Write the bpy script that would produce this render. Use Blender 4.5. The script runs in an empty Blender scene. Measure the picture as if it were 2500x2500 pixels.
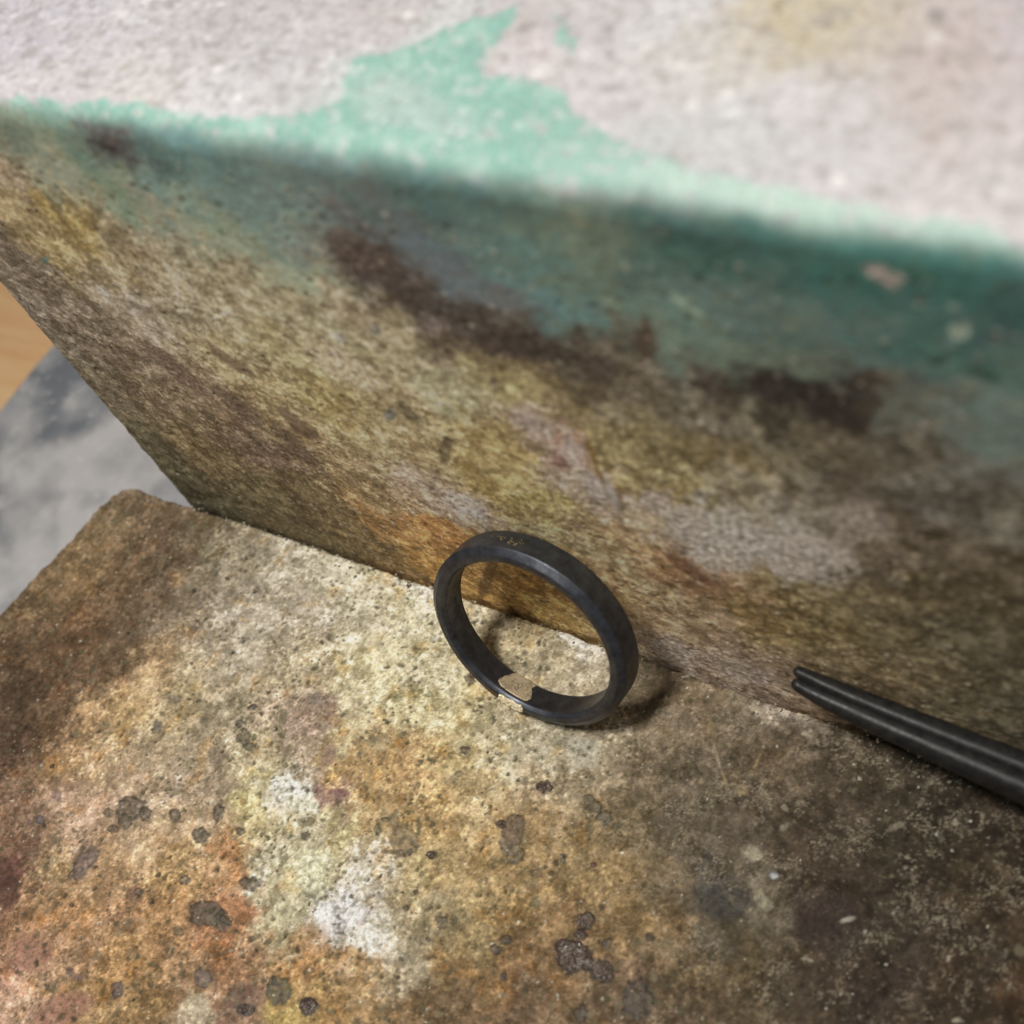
import bpy, math, random
import numpy as np
from mathutils import Matrix, Vector

# ------------------------------------------------------------------ camera, light, exposure (1 unit = 10 mm)
S = bpy.context.scene
COL = S.collection
cam_data = bpy.data.cameras.new('camera')
cam = bpy.data.objects.new('camera', cam_data)
COL.objects.link(cam)
CAMPOS = (9.04013, -3.82962, 9.67421)
RIGHT, DOWN, FWD = ((0.868237, 0.437448, -0.234102),(0.257145, -0.800271, -0.541704),(-0.424312, 0.410129, -0.807313))
cam.matrix_world = Matrix(((RIGHT[0], -DOWN[0], -FWD[0], CAMPOS[0]),
                           (RIGHT[1], -DOWN[1], -FWD[1], CAMPOS[1]),
                           (RIGHT[2], -DOWN[2], -FWD[2], CAMPOS[2]),
                           (0, 0, 0, 1)))
cam_data.sensor_width = 36.0
cam_data.lens = 39.23
cam_data.clip_start = 0.05
cam_data.clip_end = 400.0
cam_data.dof.use_dof = True
cam_data.dof.focus_distance = 10.65
cam_data.dof.aperture_fstop = 0.28
S.camera = cam

world = bpy.data.worlds.new('World')
S.world = world
world.use_nodes = True
bg = world.node_tree.nodes['Background']
bg.inputs['Color'].default_value = (0.90, 0.95, 1.0, 1)
bg.inputs['Strength'].default_value = 0.13

lamp_data = bpy.data.lights.new('bench_lamp', 'AREA')
lamp_data.shape = 'DISK'
lamp_data.size = 6.2
lamp_data.energy = 7400
lamp_data.color = (1.0, 0.965, 0.90)
lamp = bpy.data.objects.new('bench_lamp', lamp_data)
COL.objects.link(lamp)
lamp.location = (2.2, -6.4, 29.0)
lamp.rotation_euler = (Vector((4.5, -1.0, 0)) - lamp.location).to_track_quat('-Z', 'Y').to_euler()

S.view_settings.view_transform = 'Standard'
S.view_settings.look = 'None'
S.view_settings.exposure = 0.0
S.view_settings.gamma = 1.0

# ------------------------------------------------------------------ what stains lie where, some shade painted in with them, in mm on each surface
BLOCK_COLOURS=[(-6.1,-2.5,125,107,89),(-0.2,-1.3,118,102,85),(-8.4,-7.2,135,116,92),(-0.2,-4.6,111,93,77),(6.4,-2.4,121,110,93),(12.1,-1.4,166,156,142),(-10.1,-17.7,117,98,76),
(-6.5,-12.7,135,112,84),(-1.1,-10.9,112,91,72),(4.6,-7.5,104,89,73),(10.3,-5.5,150,141,126),(16.6,-3.4,184,176,165),(24.3,-1.7,201,195,181),(30.9,-1,233,224,201),(36.1,-0.8,250,244,226),
(-8,-22,101,81,64),(-1.7,-18.3,108,85,66),(5.3,-15.8,100,83,68),(9.4,-12.3,133,120,107),(15.6,-10.8,174,165,156),(22.7,-8.3,185,177,168),(30,-6.4,214,208,195),(35.2,-3.9,238,233,208),
(-3.9,-27.4,84,68,55),(0.4,-23.8,101,80,64),(4.9,-21.8,93,75,60),(9.4,-19.5,176,150,123),(13.7,-17.5,178,162,138),(19.2,-14.9,183,174,162),(25.9,-13.1,189,178,157),(32.5,-10.6,215,206,178),
(35.6,-10.1,215,208,181),(39.3,-8.8,221,215,193),(0.5,-32.3,80,62,52),(3.4,-29.6,98,78,61),(7,-26.6,179,150,119),(11.1,-25,196,169,131),(16,-22.5,182,166,138),(21.7,-20.3,158,149,132),
(26.7,-18.4,183,164,148),(31.3,-17.3,157,137,130),(35.3,-15.2,200,191,164),(40.2,-12.7,205,198,167),(44.8,-12.1,202,193,163),(3.8,-34.1,116,93,77),(7.5,-31.1,177,147,115),
(12.2,-30.2,186,163,138),(15.5,-27.7,176,159,138),(21.1,-25.5,166,153,136),(26,-23.5,170,158,135),(31.7,-21.9,161,145,131),(36.7,-20.5,179,151,109),(41.5,-18.1,180,148,109),
(46.4,-16.1,190,172,133),(50.8,-14.4,204,197,178),(56,-12.3,195,189,176),(6.2,-36.8,139,112,97),(10.5,-34.5,184,157,140),(16.1,-32.2,186,162,144),(21.6,-30,190,173,160),
(26.1,-27.6,166,149,135),(29.6,-26.8,206,194,147),(32.4,-25.1,228,227,225),(36.8,-23.9,159,122,124),(40.3,-21.3,185,158,118),(45.2,-19.4,188,160,123),(50.1,-17.4,188,167,131),
(55,-16,175,157,134),(59.2,-13.3,156,143,123),(63.2,-11.6,127,114,98),(67.7,-8.8,103,93,80),(73.8,-5.3,105,92,76),(80.1,-2.8,83,73,62),(47.6,-1.1,170,155,126),(52.2,-0.7,249,247,246),  # points by the ring carry its shadow as colour
(51.1,-3.2,176,166,144),(55,-1.8,187,177,162),(54.7,-4.8,186,175,155),(61.4,-2.4,118,104,87),(64.8,-1.6,139,124,106),(70.3,-2.4,117,106,92),(75,-1.7,97,86,75),(82.3,-2.5,71,63,52),
(89.6,-5,54,47,40),(93.9,-5.6,55,46,39),(7,-39.4,141,114,99),(13.8,-36.7,188,160,143),(22,-33.3,198,174,149),(27.6,-31.5,186,162,137),(32,-29.2,198,183,146),(35.4,-26.7,223,218,199),
(39.5,-26.1,195,184,148),(43.4,-24.5,187,162,126),(47.2,-22.9,195,167,125),(51.9,-21,193,170,135),(56.5,-19.1,177,151,117),(61,-17.2,142,123,95),(65.5,-15.9,115,102,82),
(69.6,-13.7,101,92,81),(73.8,-12,87,78,69),(79.8,-9,75,65,56),(86.1,-7.9,61,54,45),(92.5,-8.4,66,57,45),(10.2,-43.8,104,73,67),(13.9,-41.1,167,143,113),(20.7,-38.8,187,156,126),
(26.2,-36,188,156,115),(31.2,-32.8,177,131,93),(35.3,-32.1,213,207,192),(38.7,-30.7,201,195,165),(44.7,-28.7,219,213,206),(48.2,-26.7,178,161,125),(52.3,-24.9,172,151,115),
(56.4,-23.2,168,143,106),(61,-21.8,152,131,98),(64.9,-20.1,142,121,90),(68.9,-17.9,113,101,85),(73,-17.2,78,74,71),(75.9,-15,111,102,91),(81.2,-13.2,67,56,48),(87.3,-12,61,52,44),
(93.4,-10.3,67,55,44),(13.7,-46.7,161,126,102),(18.4,-44.6,166,128,94),(23.3,-42,171,137,111),(28.7,-40.2,166,132,98),(34.6,-37.6,170,124,95),(38.7,-35.3,204,200,175),
(43.7,-32.9,242,238,250),(48.4,-32.9,217,212,205),(51,-29.5,160,147,121),(55,-28.8,152,135,104),(59.1,-26.5,146,122,87),(63.2,-24.3,137,113,85),(67.6,-22.8,144,121,88),
(71.5,-20.7,127,107,82),(75,-20.1,83,77,68),(78.5,-18.5,104,96,84),(82.6,-17.7,68,57,49),(88.3,-15.6,68,60,53),(94,-14.4,66,57,49),(16.7,-50.1,182,144,130),(21.4,-48,174,144,121),
(26.4,-45.8,166,133,95),(31.8,-43.4,154,124,98),(36.6,-41.3,156,116,88),(42.6,-38.6,169,130,91),(48.1,-36.1,172,141,103),(51.8,-34,171,162,145),(55.5,-32.8,147,120,86),
(59.8,-30.9,128,101,73),(64.1,-29.4,121,98,74),(70.2,-26.7,114,94,77),(74,-24.6,108,93,72),(78.6,-22.5,95,83,63),(82.4,-20.8,73,61,52),(87.4,-19.5,63,53,47),(92.9,-17.4,68,56,45),
(96.3,-15.5,72,56,42),(19.8,-52.7,205,172,154),(25.3,-50.2,164,137,103),(31.6,-47.4,149,122,89),(36.5,-44.6,179,166,149),(39.6,-43.7,147,119,107),(43.4,-41.5,179,158,107),
(48.1,-39.9,164,134,95),(53.3,-37.5,126,103,77),(56.9,-35.4,111,92,73),(62.5,-33.3,107,88,72),(69.3,-30.2,113,97,81),(75.2,-27.6,87,74,60),(80.8,-25,87,75,59),(86.4,-22.9,62,53,47),
(93.5,-19.7,65,54,46),(74.3,0.3,198,187,177)]
FACE_COLOURS=[(19.8,56.4,98,109,99),(24.9,57.5,89,111,103),(29.7,57.9,69,67,68),(33.2,56.8,71,92,91),(37.6,56.4,78,104,104),(42.6,57.6,80,98,96),(47.3,57.4,81,102,102),(52.1,57.9,68,92,90),  # upper tones darkened, foot tones lightened to mimic how light falls
(14.8,50.9,152,142,127),(20.2,51.8,124,129,115),(25.6,51.7,106,123,108),(32.8,52.5,98,121,117),(39.1,53.6,95,115,112),(44.8,55.5,86,101,100),(50,56.3,78,93,91),(54.7,57.2,65,89,88),
(58.5,58,66,88,87),(11.8,46,146,134,108),(18.1,47.7,149,135,94),(23.8,47.8,132,124,106),(28.4,48.2,128,127,113),(34.6,49.9,115,126,110),(39.6,50.5,104,121,115),(44.3,51,99,106,102),
(48.4,52.7,84,85,85),(52.5,53.1,80,88,91),(56.7,54.3,78,97,93),(60.5,55.5,85,103,94),(64.1,56.9,74,88,82),(67.8,57.5,57,77,73),(70.7,57.3,53,78,76),(7.4,40.8,114,107,99),
(13.6,42.8,147,135,104),(19.1,42.9,158,148,122),(26.3,43.4,160,153,136),(33.8,45.1,156,151,132),(39.9,46.6,132,142,124),(46.4,50,78,73,73),(49.5,49.3,81,79,83),(54,50.8,84,95,102),
(57.1,51,78,102,100),(61.1,52.8,83,109,105),(64.1,53.9,97,108,94),(67.2,53.8,75,93,87),(71.1,55.4,55,82,77),(74.8,56.2,52,82,78),(78.7,56.4,53,88,83),(82.4,55.7,49,85,80),
(85.4,56.2,47,75,72),(1,31.8,116,110,102),(9.8,34.8,126,120,109),(18.4,37.8,171,167,158),(25.1,38.9,181,177,160),(31.7,40.6,180,175,153),(38.3,42.4,187,183,160),(44,44.4,155,148,132),
(49.4,46.8,89,82,80),(52.3,45.6,83,77,75),(56.2,48.1,91,93,97),(60.7,49.7,82,111,113),(64.4,50.6,88,107,97),(68.4,50.8,84,108,102),(72.5,51.4,77,96,94),(76,51.9,72,92,89),(80,53,61,88,85),
(83.8,53.3,53,86,83),(86.2,53.2,65,83,85),(1.9,27.4,112,107,96),(9.3,29.7,110,101,91),(17.7,32.2,143,134,122),(26.2,34,186,178,148),(34.3,36.4,192,186,151),(41.5,38.6,200,196,167),
(47.1,40.9,175,169,146),(52.4,43.5,96,87,82),(56.6,43.7,75,68,65),(61.8,46.2,62,56,51),(65,48.1,88,91,82),(66.2,45.3,65,60,55),(68.3,47.6,93,111,102),(72.2,48.3,91,107,95),
(75.9,49.4,88,98,87),(80.1,50.2,75,92,90),(84,51,63,91,86),(86.6,50.2,73,92,85),(1.1,20.6,105,99,85),(11.9,23.4,114,105,90),(21,27.3,134,122,107),(27.7,28,169,157,128),
(36,30.9,186,173,132),(43.3,33.5,206,196,165),(50.4,37.2,205,206,177),(55.4,39.4,154,148,113),(58.8,40,117,107,83),(63.7,42.7,104,98,89),(67.3,42.9,111,108,99),(70.6,44.5,76,68,65),
(74.3,46.2,51,47,46),(77.6,45.4,43,41,40),(80.5,45.5,65,58,51),(83.3,46,87,90,84),(86,46.5,91,107,102),(1.4,12.4,91,88,73),(12.1,14.7,114,104,82),(22.8,19,109,97,87),
(30.7,22.1,151,138,114),(37.8,25,179,170,140),(44.1,27.5,167,155,126),(50.2,30.6,185,170,129),(53.6,31.3,192,176,130),(57,33.9,187,176,168),(59,33.4,154,127,120),(62.2,34.7,139,133,101),
(66.4,36.4,127,121,95),(70.3,37.9,125,115,86),(73.9,39.4,109,105,90),(77.9,40.9,93,87,78),(81.9,42,86,82,73),(86.1,42.7,93,94,90),(3.2,2.8,77,74,60),(15.8,8.5,94,88,69),(26,12.1,97,88,69),
(34.5,16.9,140,126,102),(40.1,19.5,212,196,181),(44.7,19.9,219,206,196),(49.9,23.1,179,163,117),(54.5,23.6,192,182,129),(58.7,27.8,200,192,181),(61.5,28.3,171,160,152),
(64.3,29.6,144,132,91),(67.9,32.6,134,128,97),(71.8,33.7,128,123,108),(75.5,34.7,120,117,110),(79.5,36,100,95,88),(83.9,37.4,95,93,89),(87.5,38,104,103,96),(17.7,0.9,70,64,49),
(28.3,5.2,96,85,64),(36.9,10.6,175,140,99),(41.3,12.8,187,144,97),(47.3,17.7,204,183,153),(51.7,18.1,204,189,148),(57.3,21,179,164,133),(62.2,21.8,153,132,104),(65.8,25.2,174,163,149),
(69.3,27,163,164,164),(72.5,27.2,161,163,166),(76.4,28.5,136,137,138),(80.3,31.3,101,92,81),(84.9,33,90,83,72),(88,33.4,83,76,64),(32.4,2,109,91,65),(39.2,4.7,157,126,80),
(44.7,6.8,145,117,76),(49.2,8.3,151,120,75),(53.8,9,158,130,87),(60.2,15.6,166,148,120),(65.4,18.6,139,114,88),(69.2,20.7,141,118,98),(73,22.1,122,111,83),(77.5,23.9,106,97,73),
(82.6,26.2,96,88,69),(87.5,28.4,82,76,61),(45.1,1.6,127,104,67),(51.5,3.4,152,130,86),(55.5,3.8,159,139,105),(61.7,8.9,147,130,106),(66.5,12,148,132,112),(71.4,15.1,125,109,76),
(76.6,16.7,113,103,75),(82.2,18.7,109,102,80),(88.3,21.2,86,82,68),(61.9,3.2,164,150,139),(66.1,3.4,164,150,139),(70.7,4.6,144,132,120),(75.5,3.8,123,109,95),(79.2,2.8,113,96,74),
(81.2,12.4,116,104,83),(86.4,13.4,102,94,75),(90.9,13.2,92,88,75)]
TOP_COLOURS=[(16.6,7.6,182,178,185),(26.1,5.8,189,186,191),(33.4,9,179,174,176),(40.9,7.7,185,182,186),(37.3,3.6,199,197,200),(24.1,2.1,190,186,190),(31.3,2.4,195,190,189),
(44.9,11.4,185,179,180),(50.5,10,193,195,195),(57.1,9.8,198,190,192),(56.2,11.7,187,179,179),(59.3,12.6,190,186,188),(63.9,13.6,201,199,202),(67,9.8,197,194,193),(69.6,12.4,192,185,178),
(70.8,13.9,189,177,150),(74,14.7,189,179,163),(77,14.2,192,182,175),(79.8,13.7,186,174,171),(82,14.8,198,189,195),(73.5,7.7,198,194,196),(71.7,5,196,196,198),(77.1,5.1,197,194,196),
(80.1,7.6,189,179,177),(83.3,7.4,196,188,189),(83.5,4.1,202,196,197),(49.8,4.5,188,194,193),(53,4,191,201,201),(57,3.3,203,206,207),(63.6,6.6,195,190,192),(67.7,4.3,188,189,190)]
BLOCK_SPOTS=[(17.92,-33,1.7,0.69,0.83,-1.04,112,98,79,1),(15.96,-34.21,0.61,0.25,0.32,-0.39,119,105,84,1),(18.21,-34.27,0.76,0.31,0.55,-0.69,107,94,75,1),
(19.82,-32.75,0.65,0.27,0.51,-0.65,107,93,79,1),(17.49,-35.37,0.6,0.25,0.35,-0.43,114,99,79,1),(22.94,-31.65,0.64,0.26,0.46,-0.61,95,84,66,1),(27.09,-29.67,0.74,0.3,0.5,-0.7,107,94,76,1),
(26.62,-32.22,0.89,0.37,0.5,-0.68,88,80,64,1),(30.38,-30.33,0.46,0.19,0.27,-0.38,110,97,78,1),(23.47,-24.95,1.09,0.43,0.57,-0.79,134,119,100,0),
(24.06,-19.12,0.34,0.47,0.34,-0.19,76,67,62,1),(23.78,-21.14,0.44,0.17,0.3,-0.43,84,74,61,1),(25.03,-22.12,0.82,0.32,0.56,-0.8,123,113,85,1),(26.21,-22.81,0.7,0.28,0.26,-0.38,106,97,74,1),
(19.79,-22.24,0.51,0.2,0.32,-0.44,108,98,80,0),(15.2,-21.53,0.81,0.31,0.45,-0.59,116,106,89,0),(29.96,-15.96,0.92,0.35,0.45,-0.69,135,123,113,0),
(27.75,-36.38,0.56,0.24,0.3,-0.41,113,99,86,1),(34.27,-34.04,1.28,0.55,0.36,-0.53,85,78,62,1),(40.53,-32,1.1,0.47,0.52,-0.8,104,96,78,1),(36.26,-26.92,0.95,0.39,0.31,-0.48,123,110,85,0),
(36.84,-28.11,0.45,0.19,0.25,-0.38,105,92,71,1),(15.2,-24.76,0.52,0.2,0.52,-0.67,117,112,103,0),(28.95,-27.72,0.47,0.19,0.25,-0.35,154,126,80,0),
(44.4,-33.86,0.6,0.26,0.39,-0.62,120,107,94,1),(45.29,-33.97,0.37,0.16,0.17,-0.27,114,99,86,1),(52.88,-29.68,0.53,0.23,0.3,-0.55,102,88,67,1),(52.44,-31.47,0.27,0.12,0.11,-0.19,79,65,48,1),
(46.13,-24.68,1.42,0.59,0.73,-1.27,163,142,105,1),(49.15,-24.89,0.51,0.21,0.19,-0.34,67,62,55,2),(45.66,-26.09,1.04,0.43,0.15,-0.25,86,71,52,0),
(43.19,-24.83,0.34,0.14,0.36,-0.6,101,95,71,1),(43.43,-23.71,0.44,0.18,0.13,-0.22,87,80,64,1),(46.76,-23.1,0.24,0.1,0.44,-0.77,95,89,74,0),(42.02,-40.69,1.18,0.53,0.68,-1.01,100,92,69,1),
(41.18,-40.16,0.28,0.12,0.25,-0.37,76,68,52,1),(45.2,-40.62,0.89,0.4,0.42,-0.65,96,92,80,2),(41.68,-37.03,0.16,0.02,0.08,-0.43,88,71,53,0),(49.27,-29.92,0.32,0.14,0.14,-0.24,87,81,65,1),
(9.01,-37.81,0.63,0.26,0.34,-0.39,108,97,97,1),(8.17,-38.45,0.46,0.19,0.23,-0.26,100,85,75,0),(9.19,-35.01,0.58,0.23,0.46,-0.53,128,107,100,0),
(16.77,-39.27,0.24,1.87,1.21,-0.14,128,108,102,1),(15.67,-38.84,0.52,-0.01,0.09,-1.41,112,91,74,0),(31.79,-38.08,2.03,0.54,0.51,-1.09,87,76,62,1),
(33.58,-37.97,0.78,0.34,0.67,-0.93,83,71,61,1),(29.99,-40.5,0.59,0.26,0.32,-0.42,122,101,71,1),(27.56,-47.15,0.66,0.14,0.28,-0.73,112,93,85,1),(22.09,-47.9,0.46,0.2,0.31,-0.36,112,94,94,0),
(23.24,-47.94,0.45,0.2,0.22,-0.25,119,100,93,0),(34.78,-42.78,0.95,0.42,0.54,-0.73,129,113,100,1),(10.8,-44.91,1.53,0.66,1.37,-1.49,75,52,47,0),
(8.84,-43.29,1.12,0.47,0.89,-0.97,92,68,58,0),(23.7,-39.72,0.72,0.31,0.63,-0.79,130,101,88,0),(23.96,-39.18,0.47,0.2,0.28,-0.36,121,94,80,1),(56.15,-15.21,0.78,0.31,0.26,-0.54,69,51,46,2),
(55.27,-20.12,1.09,0.15,0.4,-2.02,116,93,72,1),(56.35,-21.83,0.81,0.34,0.42,-0.84,121,103,75,1),(53.93,-19.88,0.21,0.42,0.42,-0.19,75,66,64,2),
(64.54,-24.43,0.79,0.34,0.31,-0.67,68,56,52,2),(64.78,-27.45,1.56,0.69,0.58,-1.25,63,55,49,2),(67.49,-27.57,1.13,0.1,0.04,-0.87,65,58,51,2),(67.01,-25.41,0.41,0.18,0.21,-0.46,90,77,62,1),
(71.04,-28.38,1.21,0.55,0.62,-1.46,80,63,50,1),(67.19,-31.27,0.56,0.25,0.3,-0.65,82,67,54,1),(68.15,-29.78,0.4,0.18,0.2,-0.44,93,75,58,0),(58.84,-28.67,0.56,0.24,0.2,-0.39,87,73,57,1),
(58.4,-29.76,0.47,0.21,0.22,-0.42,83,69,55,1),(58.82,-22.6,0.57,0.24,0.24,-0.49,120,99,77,0),(60.86,-15.01,1,-0.4,-0.24,-0.62,102,88,63,1),(62.46,-15.76,0.62,0.25,0.29,-0.65,107,96,71,1),
(70.03,-23.53,0.36,0.16,0.15,-0.35,83,69,53,1),(70.77,-25.08,0.32,0.14,0.13,-0.3,77,66,51,0),(60.5,-20.5,0.26,0.11,0.18,-0.38,123,121,100,1),(71.96,-15.5,0.5,0.21,0.11,-0.29,58,54,48,0),
(60.07,-31.39,0.29,0.13,0.17,-0.34,87,78,71,2),(44.36,-8.23,0.56,0.21,0.32,-0.61,103,83,64,1),(47.43,-14.91,0.58,0.12,0.13,-0.39,99,85,67,1),(74.59,-18.4,2.5,0.59,0.28,-1.48,73,71,67,0),
(77.66,-14.83,0.36,0.15,0.12,-0.33,191,194,194,1),(63.25,-19.94,0.26,0.11,0.11,-0.25,113,74,66,1),(37.76,-23.32,1.19,0.27,0.17,-0.43,138,102,100,0),
(35.27,-23.81,0.41,0.16,0.29,-0.45,111,83,82,0),(23.68,-50.72,2.17,1.99,1.35,-0.75,157,116,99,0),(17.3,-48.29,2.08,0.92,1.32,-1.47,159,119,101,0),
(38.8,-42.67,1.1,1.45,0.81,-0.37,111,86,74,0),(40.12,-43.25,0.91,0.41,0.3,-0.43,101,91,84,2),(35.93,-44.68,0.75,0.34,0.52,-0.71,184,172,146,0),
(82.75,-16.71,3.09,-0.43,-0.47,-2.52,58,48,43,0),(82.28,-23.05,1.48,0.67,0.75,-2.19,74,64,52,0),(58.09,-10.95,1.84,0.72,0.64,-1.39,192,185,166,0),
(34.67,-20.43,0.82,0.05,0.25,-1.26,152,130,116,0),(29.35,-16.8,0.54,0.21,0.8,-1.22,160,139,121,0),(69.51,-6.74,0.11,0.09,1.02,-1.31,166,152,124,0),
(70.99,-8.53,0.09,0.1,0.74,-0.74,143,125,97,0),(73.05,-6.14,0.14,0,0.02,-1.17,152,132,100,0),(72.72,-8.97,0.51,0.2,0.13,-0.36,157,138,105,0),(76.07,-2.05,0.41,-0.01,0,-0.25,180,170,150,0),
(77.11,-10.61,0.28,0.36,0.2,-0.17,146,138,120,0),(84.2,-15.85,0.53,0.42,0.11,-0.17,162,158,145,0),(85.46,-7.17,0.6,0.65,0.17,-0.19,135,125,106,0),
(75.43,-13.75,0.95,0.03,0.01,-0.72,168,160,137,0),(77.56,-17.12,0.8,-0.44,-0.25,-0.47,156,148,127,0),(63.45,-4.71,0.99,-0,0.03,-0.41,171,160,139,0),
(68.08,-4.6,0.62,0.24,0.37,-0.95,143,125,97,0),(32.56,-24.73,2.01,-0.01,0.13,-1.28,225,223,212,3),(35.12,-25.67,2.28,0.17,0.17,-0.87,210,207,186,3),
(43.62,-32.7,2.05,0.88,0.83,-1.33,228,224,223,3),(47.13,-33.66,2.42,0.64,0.45,-1.24,219,214,204,3),(39.19,-30.49,1.93,0.82,1.31,-2.04,201,197,169,3),
(52.7,-0.48,2.4,0.04,0.12,-0.89,220,216,206,3),(34.9,-0.99,3.74,-0.06,0.13,-0.71,205,200,187,3),(64.67,-25.69,0.54,0.24,0.29,-0.62,71,59,53,2),
(66.28,-27.48,0.79,-0.06,-0.08,-0.63,66,56,51,2),(63.57,-27.01,0.58,0.26,0.22,-0.46,66,56,51,2)]
FACE_SPOTS=[(44.01,6.36,0.66,-0.05,-3.14,-7,81,62,38,0),(10.89,41.51,0.55,0.12,-0.44,-0.53,86,114,107,0),(43.21,57.85,0.59,0.39,0.24,-0.64,81,63,61,0),  # first spot is the ring's cast shadow painted on the face
(73.06,57.27,0.69,0.14,-0.04,-0.58,118,108,105,0),(68.89,56.79,0.55,-0.23,-0.16,-0.33,111,108,101,0),(77.93,57.59,0.91,-0.38,-0.26,-0.8,147,132,128,3),
(80.33,56.22,0.96,-0.7,-0.29,-0.71,129,118,113,3),(73.06,57.27,0.83,0.17,-0.05,-0.65,135,122,118,3),(84.04,53.17,0.43,0.12,0.06,-0.67,140,151,138,3),
(84.04,53.17,0.38,0.11,0.05,-0.6,120,131,120,0),(69.76,51.33,0.94,-0.72,-0.18,-0.32,130,147,132,0),(59.77,50.12,0.31,0.08,-0.1,-0.38,120,127,118,0),
(85.35,50.29,0.98,-0.11,-0.02,-0.41,45,65,54,0),(41.24,40.31,0.56,0.16,-0.3,-0.68,129,128,128,0),(42.26,31.42,0.71,0.26,-0.38,-0.98,95,97,97,0),
(45.31,42.32,0.45,-0.26,-0.39,-0.5,99,98,98,0),(44.47,32.55,0.77,-1.03,-0.6,-0.74,90,82,66,0),(46.52,28.44,0.73,0.12,-1.17,-2.67,85,76,59,0),
(56.07,35.48,1.31,-0.77,-0.71,-1.25,148,138,130,0),(57.76,31.59,0.56,-1.34,-0.68,-0.89,122,94,90,0),(59.87,29.03,0.4,-2.07,-0.9,-1.04,156,150,146,0),
(61.16,28.9,0.48,0.52,0.3,-2.49,149,146,142,0),(60.69,32.13,0.24,0.21,0.17,-3.82,114,90,50,0),(55.21,15.53,1.18,-0.71,-0.48,-1.06,86,68,52,0),(66.51,20.47,2,-1.76,-0.43,-1.07,95,69,55,0),
(66.4,23.24,0.55,0.29,-0.1,-0.85,75,60,52,0),(58.13,45.91,0.48,-0.1,-0.22,-0.44,147,138,122,0),(54.91,44.23,0.57,-0.12,-0.25,-0.47,58,48,43,0),
(74.24,45.93,1.79,-0.14,-0.15,-0.7,43,37,33,0),(77.6,44.91,1.13,-0.26,-0.26,-1.2,40,35,32,0),(66.77,47.64,0.49,0.14,-0.3,-2,75,66,53,0),(47.62,49.8,2.32,-0.21,-1.01,-1.62,73,62,57,0),
(49.84,46.94,1.66,-0.63,-0.62,-0.89,67,56,51,0),(56.71,44.23,2.23,-0.14,-0.66,-1.47,67,56,49,0),(46.19,51.35,1.38,0.28,-0.46,-1.02,90,80,74,0),
(26.46,33.38,1.86,-1.8,-0.81,-0.82,97,82,69,0),(30.13,25.89,1.56,-2.44,-1.01,-1.09,91,74,63,0),(31.13,58.18,1.68,-0.2,-0.84,-0.85,86,78,75,0),
(17.55,29.92,0.94,-1.62,-0.9,-0.79,104,88,76,0),(47.86,49.39,2.45,-0.94,-1.7,-2.26,68,60,55,3),(50.4,47.33,2.07,-1.21,-1.4,-1.84,62,56,51,3),(54.04,46.04,2.55,-0.71,-1,-1.7,58,52,47,3),
(58.41,44.73,2.8,-0.43,-0.86,-1.85,54,48,43,3),(62.78,44,2.03,-0.31,-0.54,-1.36,60,52,46,3),(74.85,45.66,2.81,-0.14,-0.34,-1.73,41,37,34,3),(77.9,44.78,1.97,-0.45,-0.36,-1.72,41,36,33,3),
(66.8,46.7,0.64,0.19,-0.37,-2.47,64,56,48,3),(30.96,57.94,2.52,-0.3,-0.75,-0.76,83,78,75,3),(17.76,29.24,2.77,-3.12,-1.58,-1.48,89,76,65,3),(23.32,25.76,2.28,-3.1,-1.5,-1.53,81,70,59,3),
(27.66,20.92,1.88,-3.09,-1.84,-2.05,73,62,51,3),(69.67,26.48,4.09,-0.64,-1.38,-5.28,146,140,133,3),(75.24,27.57,3.93,-0.05,-0.78,-4.67,144,137,130,3),
(79.58,33.53,2.26,-0.03,-0.35,-2.97,120,112,104,3),(66.87,27.28,1.91,-0.3,-0.83,-2.81,138,131,124,3),(65.05,29.27,1.52,-0.25,-0.67,-2.07,138,130,124,3),
(45.7,19.46,1.87,-2.28,-1.57,-2.38,162,152,144,3),(41.24,22.42,1.11,-1.62,-0.98,-1.3,157,146,133,3),(63.02,3.4,3.38,-0.24,-0.77,-2.89,133,124,116,3),
(69.68,3.8,2.75,-0.2,-0.47,-2.27,126,116,108,3),(39.68,36.81,3.13,-1.86,-1.78,-2.24,159,148,127,3),(17.74,0.89,7.64,-1.07,-2.19,-3.25,81,72,52,3),
(58.88,32.71,0.37,-1.94,-1.09,-1.18,148,138,133,3)]
TURQUOISE=[[(20,0.8),(42.2,1.5),(46.3,2.7),(47,4),(45.8,7.6),(48.7,9),(51,11.8),(54.5,14),(54.7,11.5),(54.5,9),(55.1,7.2),(56.9,7.4),(60.4,7.2),(61.3,6.5),(61.1,5.8),(62.9,4.7),(66.8,2.9),
(73,1.7),(85.3,1.2),(86.7,0.8),(87.1,-1.2),(76.3,-0.2),(64.9,0.3),(51.9,-0.3),(21.9,-1.2)],[(57.8,11.4),(58.6,12.4),(59.7,9.9)],[(56.8,13.4),(57.7,13),(58.1,12.3),(57.4,12.6)]]
PALE_WASH=[(47.3,6),(49.9,6.9),(53.6,5),(56.9,3.5),(55.8,2.2),(50.2,2.6),(47.7,4.1)]

# ------------------------------------------------------------------ helpers
RNG = np.random.default_rng(7)
_ang = RNG.random((256, 256)) * 2 * np.pi
_GX, _GY = np.cos(_ang), np.sin(_ang)

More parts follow.
